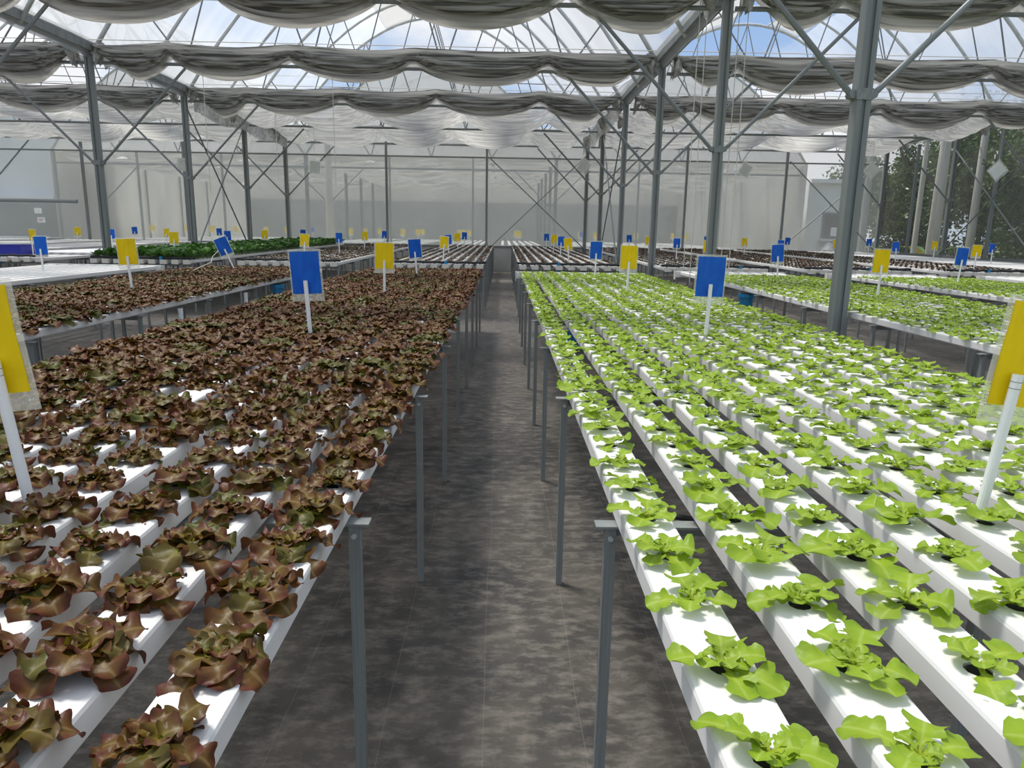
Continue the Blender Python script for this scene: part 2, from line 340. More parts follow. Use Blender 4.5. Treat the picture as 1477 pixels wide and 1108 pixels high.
for bay in BAYS:
    for k, y in enumerate(ROWS): truss(bay, y, True, bay[2], k+1)
    for k in range(5): truss(bay, ROWS[k]+CS/2, False, bay[2], k+1)
    xc = (bay[0]+bay[1])/2
    for s in (-1, 1):
        tr = empty('purlin', (xc+s*.72, 0, arch_z(.72)), label='thin pipe edging the ridge opening, %s side of the %s bay' % ('left' if s < 0 else 'right', bay[2]), kind='structure')
        rod('pipe', (xc+s*.72, 4, arch_z(.72)+.04), (xc+s*.72, YW, arch_z(.72)+.04), .02, 'arch_steel', tr)

# long cross braces along the two inner column lines and in the walls
def xbrace(pts, where, r=.02, m='rod_steel'):
    a = Vector(pts[0][0]); t = empty('cross_brace', a, label='dark steel cross brace %s' % where, kind='structure')
    for p0, p1 in pts: rod('brace_rod', p0, p1, r, m, t)
xbrace([((XA, ROWS[3]+.05, 4.5), (XA, ROWS[4]-.05, .9)), ((XA, ROWS[4]-.05, 4.5), (XA, ROWS[3]+.05, .9))], 'between the third and fourth left columns')
xbrace([((XB, ROWS[4]-.05, 4.5), (XB, ROWS[3]+.3, .7)), ((XB, ROWS[3]+.05, 4.5), (XB, ROWS[4]-.05, .7))], 'between the fourth and fifth right columns', .018)
xbrace([((-.55, YW-.1, 4.15), (3.0, YW-.1, .95)), ((2.98, YW-.1, 4.3), (-.5, YW-.1, .98))], 'in the end wall right of the aisle')
xbrace([((10.3, YW-.1, 4.2), (13.7, YW-.1, 1.1)), ((13.7, YW-.1, 4.3), (10.2, YW-.1, 1.1))], 'in the end wall near its right corner')
xbrace([((XC-.08, ROWS[4], 4.3), (XC-.08, ROWS[3], 1.1)), ((XC-.08, ROWS[3], 4.2), (XC-.08, ROWS[4], 1.1))], 'in the right side wall')

# end wall: low wall, rails, posts and netting between
wb = empty('wall_back', (0, YW, 0), label='end wall: low pale wall under grey insect netting', kind='structure')
WX = [XA0+3.617*k for k in range(10)]
link('low_wall', MB().box(XA0, XC, YW-.02, YW+.10, .05, .98).mesh('low_wall', 'concrete'), wb, Matrix.Translation((0, -YW, 0)))
bar('bottom_rail', XA0, XC, YW-.07, YW+.02, .98, 1.04, 'rod_steel', wb)
bar('top_rail', XA0, XC, YW-.05, YW, 4.12, 4.17, 'rod_steel', wb)
for a in range(len(WX)-1):
    P = [[(x, YW+.02+.02*math.sin(2.1*x+3*z), z) for z in np.linspace(1.02, EAVE, 7)] for x in np.linspace(WX[a], WX[a+1], 9)]
    link('netting_panel', MB().grid(P).mesh('netting_panel', 'netting', smooth=True), wb, Matrix.Translation((0, -YW, 0)))
for x in WX:
    if min(abs(x-c) for c, _ in COLS) > .3: bar('wall_post', x-.04, x+.04, YW-.09, YW-.01, .05, EAVE, 'rod_steel', wb)
for cx, nm, mt in ((XC, 'right', 'dark_netting'), (XA0, 'left', 'netting')):
    ws = empty('wall_'+nm, (cx, 0, 0), label='%s side wall of insect netting between steel columns' % nm, kind='structure')
    link('low_wall', MB().box(-.05, .05, -5, YW, .0, 1.0).mesh('low_wall', 'concrete'), ws)
    bar('bottom_rail', cx-.06, cx+.04, -5, YW, 1.0, 1.06, 'rod_steel', ws)
    for k in range(-3, 5):
        y0, y1 = C0+CS*k, C0+CS*(k+1)
        P = [[(.06*(1 if cx > 0 else -1)+.02*math.sin(2.3*y+3*z), y, z) for z in np.linspace(1.04, EAVE+.1, 7)] for y in np.linspace(y0, y1, 9)]
        link('netting_panel', MB().grid(P).mesh('netting_panel', mt, smooth=True), ws)
    if nm == 'right':
        for k in range(0, 5): bar('wall_post', cx-.04, cx+.04, C0+CS*(k+.5)-.04, C0+CS*(k+.5)+.04, 0, EAVE, 'rod_steel', ws)

# ------------------------------------------------------------------ shade curtains gathered under every truss row
def curtain(bay, k, peaks, yc, width, ztop, dmid, dpk, seed, cloth='shade_cloth', folds=5):
    rg = random.Random(seed); x0, x1 = bay[0]+.16, bay[1]-.16
    pk = [x0]+peaks+[x1]; P = []; lower = []
    t = empty('shade_curtain', ((x0+x1)/2, yc, ztop), label='grey gathered shade curtain across the %s bay, %s row from the front' % (bay[2], ordn(k+1)), cat='curtain', group='shade curtains under the roof')
    ph = [rg.uniform(0, 6.3) for _ in range(6)]; nv = 34; ns = 84
    vals = [rg.uniform(.8, 1.2) for _ in pk]
    for a in range(ns+1):
        x = x0+(x1-x0)*a/ns
        q = max(i for i in range(len(pk)-1) if pk[i] <= x+1e-6); tt = (x-pk[q])/(pk[q+1]-pk[q]); sag = (4*tt*(1-tt))**.75*vals[q]
        # ends at the columns are pinched into a knot
        e = min(1, (x-x0)/.7, (x1-x)/.7); e = .25+.75*max(0, e)**.6
        D = (dpk+(dmid-dpk)*sag)*e; top = ztop-.09*sag-.03*(1-e)+.015*math.sin(2.2*x+ph[4]); xl = x-(x0+x1)/2
        if width < 1:
            Db = (.15+.22*sag)*e; row = []; cy, cz, ry, rz = -.10, top-.46*Db, .07+.06*sag, .52*Db
            for j in range(49):
                th = 2*math.pi*j/48
                f = .82+.30*abs(math.sin(3.5*th+.7*math.sin(1.3*x+ph[0])+ph[1]))+.16*abs(math.sin(7*th+1.1*math.sin(.9*x+ph[2])+ph[3]))+.05*math.sin(17*th+2*math.sin(.7*x+ph[4]))
                row.append((xl, cy+ry*e*f*math.sin(th)+.02*math.sin(3*x+ph[5]), cz+rz*f*math.cos(th)-ztop))
            P.append(row)
        row = []
        for j in range(nv):
            v = j/(nv-1); hm = math.sin(math.pi*v)**.55
            f = math.sin(2*math.pi*folds*v+1.2*math.sin(.8*x+ph[0])+ph[1]) + .6*math.sin(2*math.pi*(folds*1.9)*v+1.1*math.sin(x+ph[5])+ph[2])
            f = 1.6*abs(f)-.8
            drop = D*hm*(.75+.25*math.sin(math.pi*(v*1.1))) + .028*f*hm*(.45+.75*sag)*min(1, width/.6*.8+.2)
            row.append((xl, (v-.42)*width*e, top-drop*e-ztop-.01))
        lower.append(row)
    if P: link('gathered_cloth', MB().grid(P).mesh('gathered_cloth', 'shade_cloth', smooth=True), t)
    link('loose_flap', MB().grid(lower).mesh('loose_flap', cloth, smooth=True), t)
    link('hanging_wire', MB().tube([(p-(x0+x1)/2, -.5*width, .012) for p in np.linspace(x0, x1, 9)], .008, 5).mesh('hanging_wire', 'rope_cream'), t)
    # loose tails tied round the column heads
    for s, xe in ((1, x0), (-1, x1)):
        G = []
        for a in range(9):
            w = a/8; G.append([(xe-(x0+x1)/2+s*(.05+.16*math.sin(math.pi*w)**.5*(.5+.5*math.cos(b*1.3+ph[5]))), (b/9-.5)*.34*(.35+w), .05-.50*w*(.7+.3*math.sin(b*1.9+ph[0]))) for b in range(10)])
        link('tied_tail', MB().grid(G).mesh('tied_tail', cloth, smooth=True), t)
for bi, bay in enumerate(BAYS):
    off = bay[0]-XA
    pkm = [-6.46+.12, -4.0, -1.65, .85]
    for k, y in enumerate(ROWS[:4]):
        curtain(bay, k, [p+off+R_.uniform(-.12, .12) for p in pkm], y, .56, 4.90, .50, .20, 11*k+bi, 'pale_shade_cloth')
    curtain(bay, 4, [p+off+R_.uniform(-.25, .25)+.3 for p in pkm], ROWS[4]-1.6, 3.2, 4.86, .36, .10, 71+bi, 'pale_shade_cloth', 8)
    curtain(bay, 5, [p+off+R_.uniform(-.25, .25)-.2 for p in pkm], ROWS[5]-1.6, 2.9, 4.84, .38, .12, 91+bi, 'pale_shade_cloth', 7)
# pleated cloth strips hanging beside the eave gutters
for cx, nm in COLS[1:3]:
    P = [[(cx+(.17 if cx < 0 else -.17)+.022*math.sin(16*y+z*.8), y, EAVE+.10-z*(.42+.05*math.sin(1.9*y))) for z in np.linspace(0, 1, 6)] for y in np.arange(ROWS[3]+.1, YW-.2, .045)]
    link('shade_valance', MB().grid(P).mesh('shade_valance', 'pale_shade_cloth', smooth=True), label='pleated pale cloth strip hanging along the %s eave gutter' % nm, cat='curtain')

# strings and paper cards hanging below the ties
YT = ROWS[4]-.05
for (x, y, z, d, wh) in [(2.42, YT, 3.56, .55, 'in front of the end wall right of the aisle'), (7.38, YT, 3.54, .5, 'between the fourth and fifth right hand rows'), (11.26, YT, 3.58, .7, 'near the right corner of the end wall'),
                         (12.42, ROWS[3]-.05, 3.27, .8, 'before the trees outside the right side wall'), (-5.77, YT, 3.39, .1, 'beside the pole behind the end wall'), (-9.76, YT, 3.39, .1, 'in the left bay near the pak choi bench')]:
    t = empty('hanging_card', (x, y, z), label='white paper card hanging %s' % wh, cat='card')
    M = Matrix.Rotation(d, 4, 'Y')
    link('paper', MB().box(-.15, .15, -.004, .004, -.17, .17).mesh('paper', 'paper_white'), t, M)
    link('clear_pocket', MB().box(-.20, .20, -.010, -.006, -.20, .21).mesh('clear_pocket', 'clear_sleeve'), t, M)
    rod('string', (x, y, z+.17), (x, y, EAVE-.04), .004, 'rope_cream', t, 5)
n_s = 0
for x, y, z0 in [(-5.75, 14.7, 2.2), (-5.65, 18.8, 2.6), (-3.3, 14.7, 2.4), (4.05, 14.7, 2.7), (6.7, 14.7, 3.2), (2.72, 10.6, .9), (3.16, 10.6, .9), (3.28, 10.6, 1.0), (2.62, 10.6, 1.1)]:
    n_s += 1
    wh = ['left of the pak choi bench', 'over the pak choi bench', 'over the second left bench', 'over the second right bench', 'over the third right bench', 'close on the aisle side of the second right column', 'just right of the second right column', 'furthest right of the cords by the second right column', 'furthest left of the cords by the second right column'][n_s-1]
    rod('hanging_string', (x, y, z0), (x, y, 4.75), .006, 'rope_cream', None, 5, label='thin pale roof string %s' % wh, cat='string')

# ------------------------------------------------------------------ grow channels, benches
CW, CH = .115, .058
def channel_mesh(y0, y1, holes, name, hr=.021):
    """white rectangular grow channel with rounded shoulders and a planting hole at each y of holes"""
    m = MB(); s = CW/2; b = .009
    edges = [y0]+[(holes[i]+holes[i+1])/2 for i in range(len(holes)-1)]+[y1]; n = 10
    for i, yh in enumerate(holes):
        a, c = edges[i], edges[i+1]
        ring = [(hr*math.cos(2*math.pi*q/n+.314), yh+hr*math.sin(2*math.pi*q/n+.314), CH) for q in range(n)]
        V = ring+[(x, y, z-.022) for x, y, z in ring]+[(s-b, c, CH), (-s+b, c, CH), (-s+b, a, CH), (s-b, a, CH)]
        e, w = 2*n, 2*n+1; sw, se = 2*n+2, 2*n+3
        ang = lambda q: (2*math.pi*q/n+.314) % (2*math.pi)
        Fc = [(n+q, n+(q+1) % n, (q+1) % n, q) for q in range(n)]+[tuple(range(n, 2*n))]
        I = [0]*n+[1]
        corner = lambda q: e if ang(q) < math.pi/2 else w if ang(q) < math.pi else sw if ang(q) < 1.5*math.pi else se
        for q in range(n):
            c0_, c1_ = corner(q), corner((q+1) % n)
            Fc.append((q, c0_, c1_, (q+1) % n) if c0_ != c1_ else (q, c0_, (q+1) % n)); I.append(0)
        base = len(m.V); m.V += V; m.F += [tuple(base+k for k in f) for f in Fc]; m.I += I
    pr = [(-s+b, CH), (-s+b*.3, CH-b*.3), (-s, CH-b), (-s, b), (-s+b, 0), (s-b, 0), (s, b), (s, CH-b), (s-b*.3, CH-b*.3), (s-b, CH)]
    k = len(pr)
    m.add([(x, y0, z) for x, z in pr]+[(x, y1, z) for x, z in pr], [(q, q+1, k+q+1, k+q) for q in range(k-1)]+[tuple(range(k)), tuple(range(2*k-1, k-1, -1))])
    me = m.mesh(name, 'channel_white', 'black_foam'); return me
PL = .197
HF = [1.0+PL*k for k in range(-5, 55)]      # planting holes of the front benches
ch_cache = {}
class Bench:
    """one bench: inner edge x, direction (+1 right, -1 left), channels, pitch, y range, height of the channels' underside"""
    def __init__(s, key, phrase, x, d, n, pitch, y0, y1, z, crop, hdr=False, slope=0.0, back=False):
        s.__dict__.update(locals()); s.centres = [x+d*(CW/2+pitch*i) for i in range(n)]
        if back: s.holes = [y0+.12+PL*k for k in range(int((y1-y0-.2)/PL)+1)]
        else: s.holes = [h for h in HF if y0+.08 < h < y1-.08]
        s.plants = []
    def zt(s, y): return s.z+CH+s.slope*(y-s.y0)
    def build(s):
        rot = Matrix.Rotation(math.atan(s.slope), 4, 'X'); key = (s.y0, s.y1)
        if key not in ch_cache: ch_cache[key] = channel_mesh(0, s.y1-s.y0, [h-s.y0 for h in s.holes], 'channel')
        cap = ch_cache.setdefault('cap', MB().box(-.062, .062, -.05, .012, -.012, .064).mesh('end_cap', 'cream_plastic'))
        for i, x in enumerate(s.centres):
            o = link('grow_channel', ch_cache[key], None, Matrix.Translation((x, s.y0, s.z)) @ rot,
                     label='white grow channel, %s from the aisle on the %s' % (ordn(i+1), s.phrase), cat='channel', group='channels of the '+s.phrase)
            if s.back: link('end_cap', cap, o)
        xa, xb = min(s.centres)-CW/2, max(s.centres)+CW/2
        t = empty('bench_frame', ((xa+xb)/2, s.y0, 0), label='grey steel leg frame under the '+s.phrase, cat='bench frame')
        ys = [1.704+1.3994*k for k in range(-2, 8)] if not s.back else list(np.arange(s.y0+.06, s.y1, 1.45))
        inner = s.x-s.d*.012; outer = s.x+s.d*(xb-xa)+s.d*.012
        for y in ys:
            if not (s.y0-.05 < y < s.y1+.02): continue
            zt = s.z+s.slope*(y-s.y0)-.003; zg = ground_z(y)-.012
            link('cross_bar', MB().box(-.5*(xb-xa)-.05, .5*(xb-xa)+.05, -.022, .022, -.006, 0).box(-.5*(xb-xa)-.01, .5*(xb-xa)+.01, .018, .022, -.04, -.006).mesh('cross_bar', 'steel'), t, Matrix.Translation((0, y-s.y0, zt)))
            for q, x in enumerate((inner, (inner+outer)/2, outer)):
                bar('leg', x-.014, x+.014, y-.014, y+.014, zg, zt-.006, 'steel', t)
                if y < 4 and q == 0: rod('bolt', (x, y-.021, zt-.034), (x, y-.013, zt-.034), .007, 'arch_steel', t)
        if s.hdr:
            o = empty('drain_header', ((xa+xb)/2, s.y1+.05, s.z), label='white drain trough across the far end of the '+s.phrase, cat='trough')
            w = xb-xa+.16
            link('trough', MB().box(-w/2, w/2, -.045, .045, -.035, .068).mesh('trough', 'channel_white'), o)
            link('end_plate', MB().box(-w/2-.012 if s.d > 0 else w/2, -w/2 if s.d > 0 else w/2+.012, -.055, .055, -.075, .074).mesh('end_plate', 'cream_plastic'), o)
        if s.back:
            o = empty('feed_hose', ((xa+xb)/2, s.y0+.06, s.z+CH+.035), label='black feed hose across the near end of the '+s.phrase, cat='hose')
            rg = random.Random(s.x); w = xb-xa
            link('hose', MB().tube([(-w/2-.05+(w+.1)*q/24, .02*math.sin(q*.9+s.x), .006*math.sin(q*1.7)+.004) for q in range(25)], .022, 8).mesh('hose', 'black_rubber', smooth=True), o)
            link('valve', MB().cyl((rg.uniform(-.3, .5), -.03), .03, -.14, .03, 10).mesh('valve', 'teal_plastic'), o)
            for x in s.centres: rod('feed_tube', (x, s.y0+.06, s.z+CH+.03), (x, s.y0+.06, s.z+CH-.002), .008, 'black_rubber', o, 6)
ZC = .885
BEN = {b.key: b for b in [
    Bench('L1', 'front bench just left of the aisle', -.375, -1, 9, .2, -.2, 11.72, ZC, 'red'),
    Bench('L2', 'second front bench left of the aisle', -2.965, -1, 9, .2, 2.4, 12.0, ZC-.01, 'red'),
    Bench('L3', 'bare front bench on the far left', -5.62, -1, 9, .2, 5.0, 11.9, ZC, None, True),
    Bench('R1', 'front bench just right of the aisle', .29, 1, 10, .2, -.2, 11.68, ZC, 'green', True),
    Bench('R2', 'second front bench right of the aisle', 3.08, 1, 9, .205, 2.4, 12.65, ZC, 'green', True),
    Bench('R3', 'third front bench right of the aisle', 5.74, 1, 9, .205, 5.2, 12.65, ZC, 'green', True),
    Bench('R4', 'fourth front bench right of the aisle', 8.42, 1, 6, .205, 9.0, 12.65, ZC, 'green', True),
]+[Bench(('R' if d > 0 else 'L')+'b%d' % (k+1), '%s back bench %s of the aisle' % (ORD[k+1], 'right' if d > 0 else 'left'), (.31+2.7*k if d > 0 else -.38-2.7*k), d, 9, .225 if d > 0 else .212, 13.6, 26.75, .905, cr, False, .0056, True)
   for d, k, cr in [(1, 0, 'brown'), (1, 1, 'brown'), (1, 2, 'brown'), (1, 3, 'brown'), (1, 4, None), (-1, 0, 'brown'), (-1, 1, 'brown'), (-1, 2, 'choi'), (-1, 3, None), (-1, 4, None), (-1, 5, None), (-1, 6, None)]]}
for b in BEN.values(): b.build()

# ------------------------------------------------------------------ plants
GA = 2.39996
def leaf_geo(L, wid, a0, bend, seed, nu, nv, lobes=2.6, shape=((.62, .5, .38),), ruf=.10, cup=.25, pw=.06, side=0.0, frill=0):
    rg = np.random.default_rng(seed); t = 1-(1-np.linspace(0, 1, nu))**1.45; s = np.linspace(-1, 1, nv)
    ang = np.radians(a0-bend*t**1.25); ds = np.diff(t)
    yc = np.concatenate([[0], np.cumsum(np.cos(ang[:-1])*ds)]); zc = np.concatenate([[0], np.cumsum(np.sin(ang[:-1])*ds)])
    ph = rg.uniform(0, 6.28, 4); V = []; A = []
    lob = [[(c+rg.uniform(-.035, .035)*(c < .8), h*rg.uniform(.82, 1.18), r*rg.uniform(.9, 1.1) if c < .8 else 1.001-c) for c, h, r in shape] for _ in (0, 1)]
    for i in range(nu):
        for j in range(nv):
            sd = s[j]; ls = lob[0] if sd < 0 else lob[1]
            w = max([h*math.sqrt(max(0, 1-((t[i]-c)/r)**2)) for c, h, r in ls])*wid*(1 if i < nu-1 else 0)*(1+frill*math.sin(46*t[i]+(ph[0] if sd < 0 else ph[1])))
            w = max(w, pw*.5*(1 if i < nu-1 else .8))
            # terminal lobe comes to a rounded end: last row drawn in
            x = sd*w; r = abs(sd)
            dz = ruf*r**1.6*(math.sin(2*math.pi*lobes*1.15*t[i]+(ph[2] if sd < 0 else ph[3]))+.15*math.sin(2*math.pi*lobes*2.6*t[i]+ph[1]))*min(1, w*5)+cup*r*r*w
            n = (-math.sin(ang[i]), math.cos(ang[i]))
            V.append((L*(x+side*t[i]**2), L*(yc[i]+dz*n[0]), L*(zc[i]+dz*n[1]))); A.append((min(1, .25+.75*t[i])*(.62+.38*r) if i else .05, r, 0, 1))
    Fc = [(a*nv+b, a*nv+b+1, (a+1)*nv+b+1, (a+1)*nv+b) for a in range(nu-1) for b in range(nv-1)]
    return np.array(V), np.array(Fc), np.array(A)
# tiers: (count, length, width, a0, bend, extra)
KIND = {
 'red':   dict(mat='red_leaf', tiers=[(7, .118, .74, 26, 86), (8, .098, .76, 50, 96), (8, .062, .80, 74, 90)], kw=dict(lobes=2.5, shape=((.30, .27, .09), (.525, .46, .12), (.80, .42, .19)), ruf=.085, cup=.2, pw=.09, frill=.05)),
 'green': dict(mat='green_leaf', tiers=[(4, .094, .80, 20, 46), (3, .074, .82, 44, 66), (8, .040, .90, 58, 84)], kw=dict(lobes=1.9, shape=((.38, .24, .085), (.595, .44, .12), (.815, .47, .185)), ruf=.06, cup=.22, pw=.10, frill=.05)),
 'brown': dict(mat='brown_leaf', tiers=[(5, .072, .85, 30, 60), (4, .052, .85, 65, 80)], kw=dict(lobes=2.0, shape=((.5, .40, .25), (.75, .38, .25)), ruf=.10, cup=.2, pw=.1)),
 'choi':  dict(mat='pakchoi_leaf', tiers=[(5, .20, .9, 58, 58), (4, .19, .85, 78, 40)], kw=dict(lobes=.8, shape=((.66, .34, .34),), ruf=.04, cup=.2, pw=.12)),
}
LEAF = {}
def leaf_mesh(kind, tier, var):
    k = (kind, tier, var)
    if k not in LEAF:
        K = KIND[kind]; c, L, w, a0, bd = K['tiers'][tier]
        V, Fc, A = leaf_geo(L, w*(1+.12*(var-1)), a0+5*(var-1), bd+8*(var-1), 100*tier+var+len(kind)*7, 30, 9, side=.10*(var-1), **K['kw'])
        A[:, 2] = .13*var
        LEAF[k] = mesh('%s_leaf' % kind, V, Fc, K['mat'], True, A)
    return LEAF[k]
def rosette(kind, rg, nu, nv, scale=1.0):
    """[(tier, variant, azimuth, scale)] of one plant"""
    out = []; az = rg.uniform(0, 6.28)
    for ti, (c, *_r) in enumerate(KIND[kind]['tiers']):
        for q in range(c):
            if kind == 'green' and rg.random() < .12: continue
            az += GA+rg.uniform(-.35, .35); out.append((ti, rg.randrange(3), az, rg.uniform(.78, 1.18)))
    return out
def plant_arrays(kind, seed, nu, nv, disc=True):
    rg = random.Random(seed); K = KIND[kind]; Vs, Fs, As, Is = [], [], [], []; b = 0
    for ti, var, az, sc in rosette(kind, rg, nu, nv):
        c, L, w, a0, bd = K['tiers'][ti]
        V, Fc, A = leaf_geo(L*sc, w*1.1, a0+rg.uniform(-9, 9), bd+rg.uniform(-12, 12), seed*31+len(Vs), nu, nv, side=rg.uniform(-.15, .15), **K['kw'])
        ca, sa = math.cos(az), math.sin(az); V = V @ np.array([[ca, sa, 0], [-sa, ca, 0], [0, 0, 1]])
        V[:, 2] += .004; A[:, 2] = rg.uniform(0, .10)
        Vs.append(V); Fs.append(Fc+b); As.append(A); b += len(V)
    return np.concatenate(Vs), np.concatenate(Fs), np.concatenate(As)
RES = {'red': (11, 5), 'green': (11, 5), 'brown': (4, 3), 'choi': (6, 4)}
PLANT = {}
for kd in KIND:
    for s in range(8): PLANT[kd, s] = plant_arrays(kd, 50+s*7+len(kd), *RES[kd])
PMESH = {k: mesh('%s_plant' % k[0], v[0], v[1], KIND[k[0]]['mat'], True, v[2]) for k, v in PLANT.items()}
cup_me = MB().cyl((0, 0), .019, -.05, -.003, 10, r1=.020).mesh('growing_cup', 'black_foam')
spots = {k: [] for k in KIND}
for b in BEN.values():
    if not b.crop: continue
    for i, x in enumerate(b.centres):
        for h in b.holes:
            miss = {'red': .012, 'green': .02, 'brown': .05, 'choi': .03}[b.crop]
            if h > 2.6 and R_.random() < miss: continue
            if not b.back and h < .7: continue
            z = b.zt(h)
            # what is far outside the frame is not planted
            if not in_frame(x, h, z, 260 if b.back else 1100): continue
            spots[b.crop].append((project(x, h, z)[2], b, i, x, h, z))
NAME = {'red': ('red_lettuce', 'dark red oak-leaf lettuce', 'lettuce', 'red oak-leaf lettuces in the grow channels'),
        'green': ('green_lettuce', 'pale green oak-leaf lettuce', 'lettuce', 'green oak-leaf lettuces in the grow channels'),
        'brown': ('lettuce_seedling', 'small brown lettuce seedling', 'lettuce', 'brown lettuce seedlings on the back benches'),
        'choi': ('pak_choi', 'leafy dark green pak choi', 'vegetable', 'pak choi plants on the back bench')}
BSH = {'L1': 'left of the aisle', 'R1': 'right of the aisle', 'Lb1': 'left of the aisle, back bench', 'Rb1': 'right of the aisle, back bench',
       'Rb2': 'of the second right back bench', 'Lb2': 'of the second left back bench', 'Lb3': 'of its bench', 'L2': 'of the second left bench', 'R2': 'of the second right bench', 'R3': 'of the third right bench', 'Rb3': 'of the third right back bench', 'Rb4': 'of the fourth right back bench'}
for kd, lst in spots.items():
    lst.sort(key=lambda a: a[0]); nm, lab, cat, grp = NAME[kd]
    vis = [a for a in lst if in_frame(a[3], a[4], a[5]+.03, 25)][:300]; ids = {id(a) for a in vis}
    count = {}; rg = random.Random(len(kd)); order = sorted(vis, key=lambda a: (a[1].key, a[2], a[4]))
    for a in order:
        dist, b, i, x, h, z = a; count[b.key, i] = count.get((b.key, i), 0)+1
        label = '%s, %s from front on %s channel %s' % (lab, ordn(count[b.key, i]), ordn(i+1), BSH[b.key])
        sc = rg.uniform(.86, 1.14)*(1.06 if kd == 'green' and h > 2.8 else .84 if kd == 'red' and h < 2.3 else .98); rz = rg.uniform(0, 6.28)
        M = Matrix.Translation((x+rg.uniform(-.006, .006), h, z)) @ Matrix.Rotation(rz, 4, 'Z') @ Matrix.Diagonal((sc, sc, sc, 1))
        if kd in ('red', 'green') and dist < 3.25:
            t = empty(nm, label=label, cat=cat, group=grp); t.matrix_local = M
            for ti, var, az, s in rosette(kd, rg, 0, 0):
                link('leaf', leaf_mesh(kd, ti, var), t, Matrix.Translation((0, 0, .004)) @ Matrix.Rotation(az, 4, 'Z') @ Matrix.Rotation(rg.uniform(-.12, .16), 4, 'X') @ Matrix.Rotation(rg.uniform(-.25, .25), 4, 'Y') @ Matrix.Diagonal((s, s, s, 1)))
            link('growing_cup', cup_me, t)
        else:
            link(nm, PMESH[kd, rg.randrange(8)], None, M, label=label, cat=cat, group=grp)
    rest = [a for a in lst if id(a) not in ids]; Vs, Fs, As = [], [], []; base = 0
    for dist, b, i, x, h, z in rest:
        V, Fc, A = PLANT[kd, rg.randrange(8)]; sc = rg.uniform(.86, 1.14); rz = rg.uniform(0, 6.28); ca, sa = math.cos(rz)*sc, math.sin(rz)*sc
        Vs.append(V @ np.array([[ca, sa, 0], [-sa, ca, 0], [0, 0, sc]])+np.array([x, h, z])); Fs.append(Fc+base); base += len(V)
        A2 = A.copy(); A2[:, 2] += rg.random(); As.append(A2)
    if rest:
        V, Fc, A = np.concatenate(Vs), np.concatenate(Fs), np.concatenate(As)
        me = bpy.data.meshes.new(nm+'_rest'); nf = len(Fc)
        me.vertices.add(len(V)); me.vertices.foreach_set('co', V.astype(np.float32).ravel()); me.loops.add(nf*4); me.loops.foreach_set('vertex_index', Fc.astype(np.int32).ravel())
        me.polygons.add(nf); me.polygons.foreach_set('loop_start', np.arange(0, nf*4, 4, dtype=np.int32)); me.polygons.foreach_set('use_smooth', np.ones(nf, dtype=bool))
        me.update(calc_edges=True); me.materials.append(MATS[KIND[kd]['mat']])
        at = me.color_attributes.new('leaf', 'FLOAT_COLOR', 'POINT'); at.data.foreach_set('color', A.astype(np.float32).ravel())
        what = {'red': 'remaining red oak-leaf lettuces further down the left benches', 'green': 'remaining green oak-leaf lettuces further down the right benches', 'brown': 'remaining brown seedlings further down the back benches', 'choi': 'remaining pak choi further down the back bench'}[kd]
        link(nm.replace('lettuce', 'lettuce')+'_foliage', me, label=what, cat=cat, kind='stuff')

# ------------------------------------------------------------------ sticky traps on white posts
def trap(x, y, z, colour, where, lean=(0, 0), yaw=0, w=.175, hgt=.25, dx=0, ph=.35, band=False):
    t = empty('sticky_trap', (x, y, z-.004), label='%s sticky trap, %s' % (colour, where), cat='trap', group='sticky traps on posts')
    t.rotation_euler = (lean[1], lean[0], yaw)
    link('post', trap_me['post'], t, Matrix.Diagonal((1, 1, ph/.33, 1)))
    if band:
        for q in (.018, .034): link('post_ring', trap_me['ring'], t, (0, 0, ph-q))
    M = Matrix.Translation((dx, .018, ph-.08))
    link('card', trap_me[colour], t, M @ Matrix.Diagonal((w/.175, 1, hgt/.245, 1)))
    link('clear_sleeve', trap_me['sleeve'], t, M @ Matrix.Translation((0, .012, 0)) @ Matrix.Diagonal((w/.175, 1, hgt/.245, 1)))
def warped(w, z0, z1, y, m, nm, amp):
    P = [[(w*(a/6-.5), y+amp*math.sin(a*1.3+b*.9)*(.3+.7*b/6), z0+(z1-z0)*b/6) for a in range(7)] for b in range(7)]
    mb = MB().grid(P); o = [[(p[0], p[1]+.0015, p[2]) for p in r] for r in P]; mb.grid([r[::-1] for r in o])
    return mb.mesh(nm, m, smooth=True)
trap_me = {'post': MB().cyl((0, 0), .0125, 0, .33, 14).mesh('trap_post', 'pipe_white', smooth=False), 'ring': MB().cyl((0, 0), .0129, 0, .0015, 14).mesh('post_ring', 'panel_grey'),
           'yellow': warped(.175, 0, .245, 0, 'card_yellow', 'trap_card', .004), 'blue': warped(.175, 0, .245, 0, 'card_blue', 'trap_card', .004),
           'sleeve': warped(.197, -.045, .258, -.004, 'clear_sleeve', 'trap_sleeve', .003)}
Z1 = ZC+CH
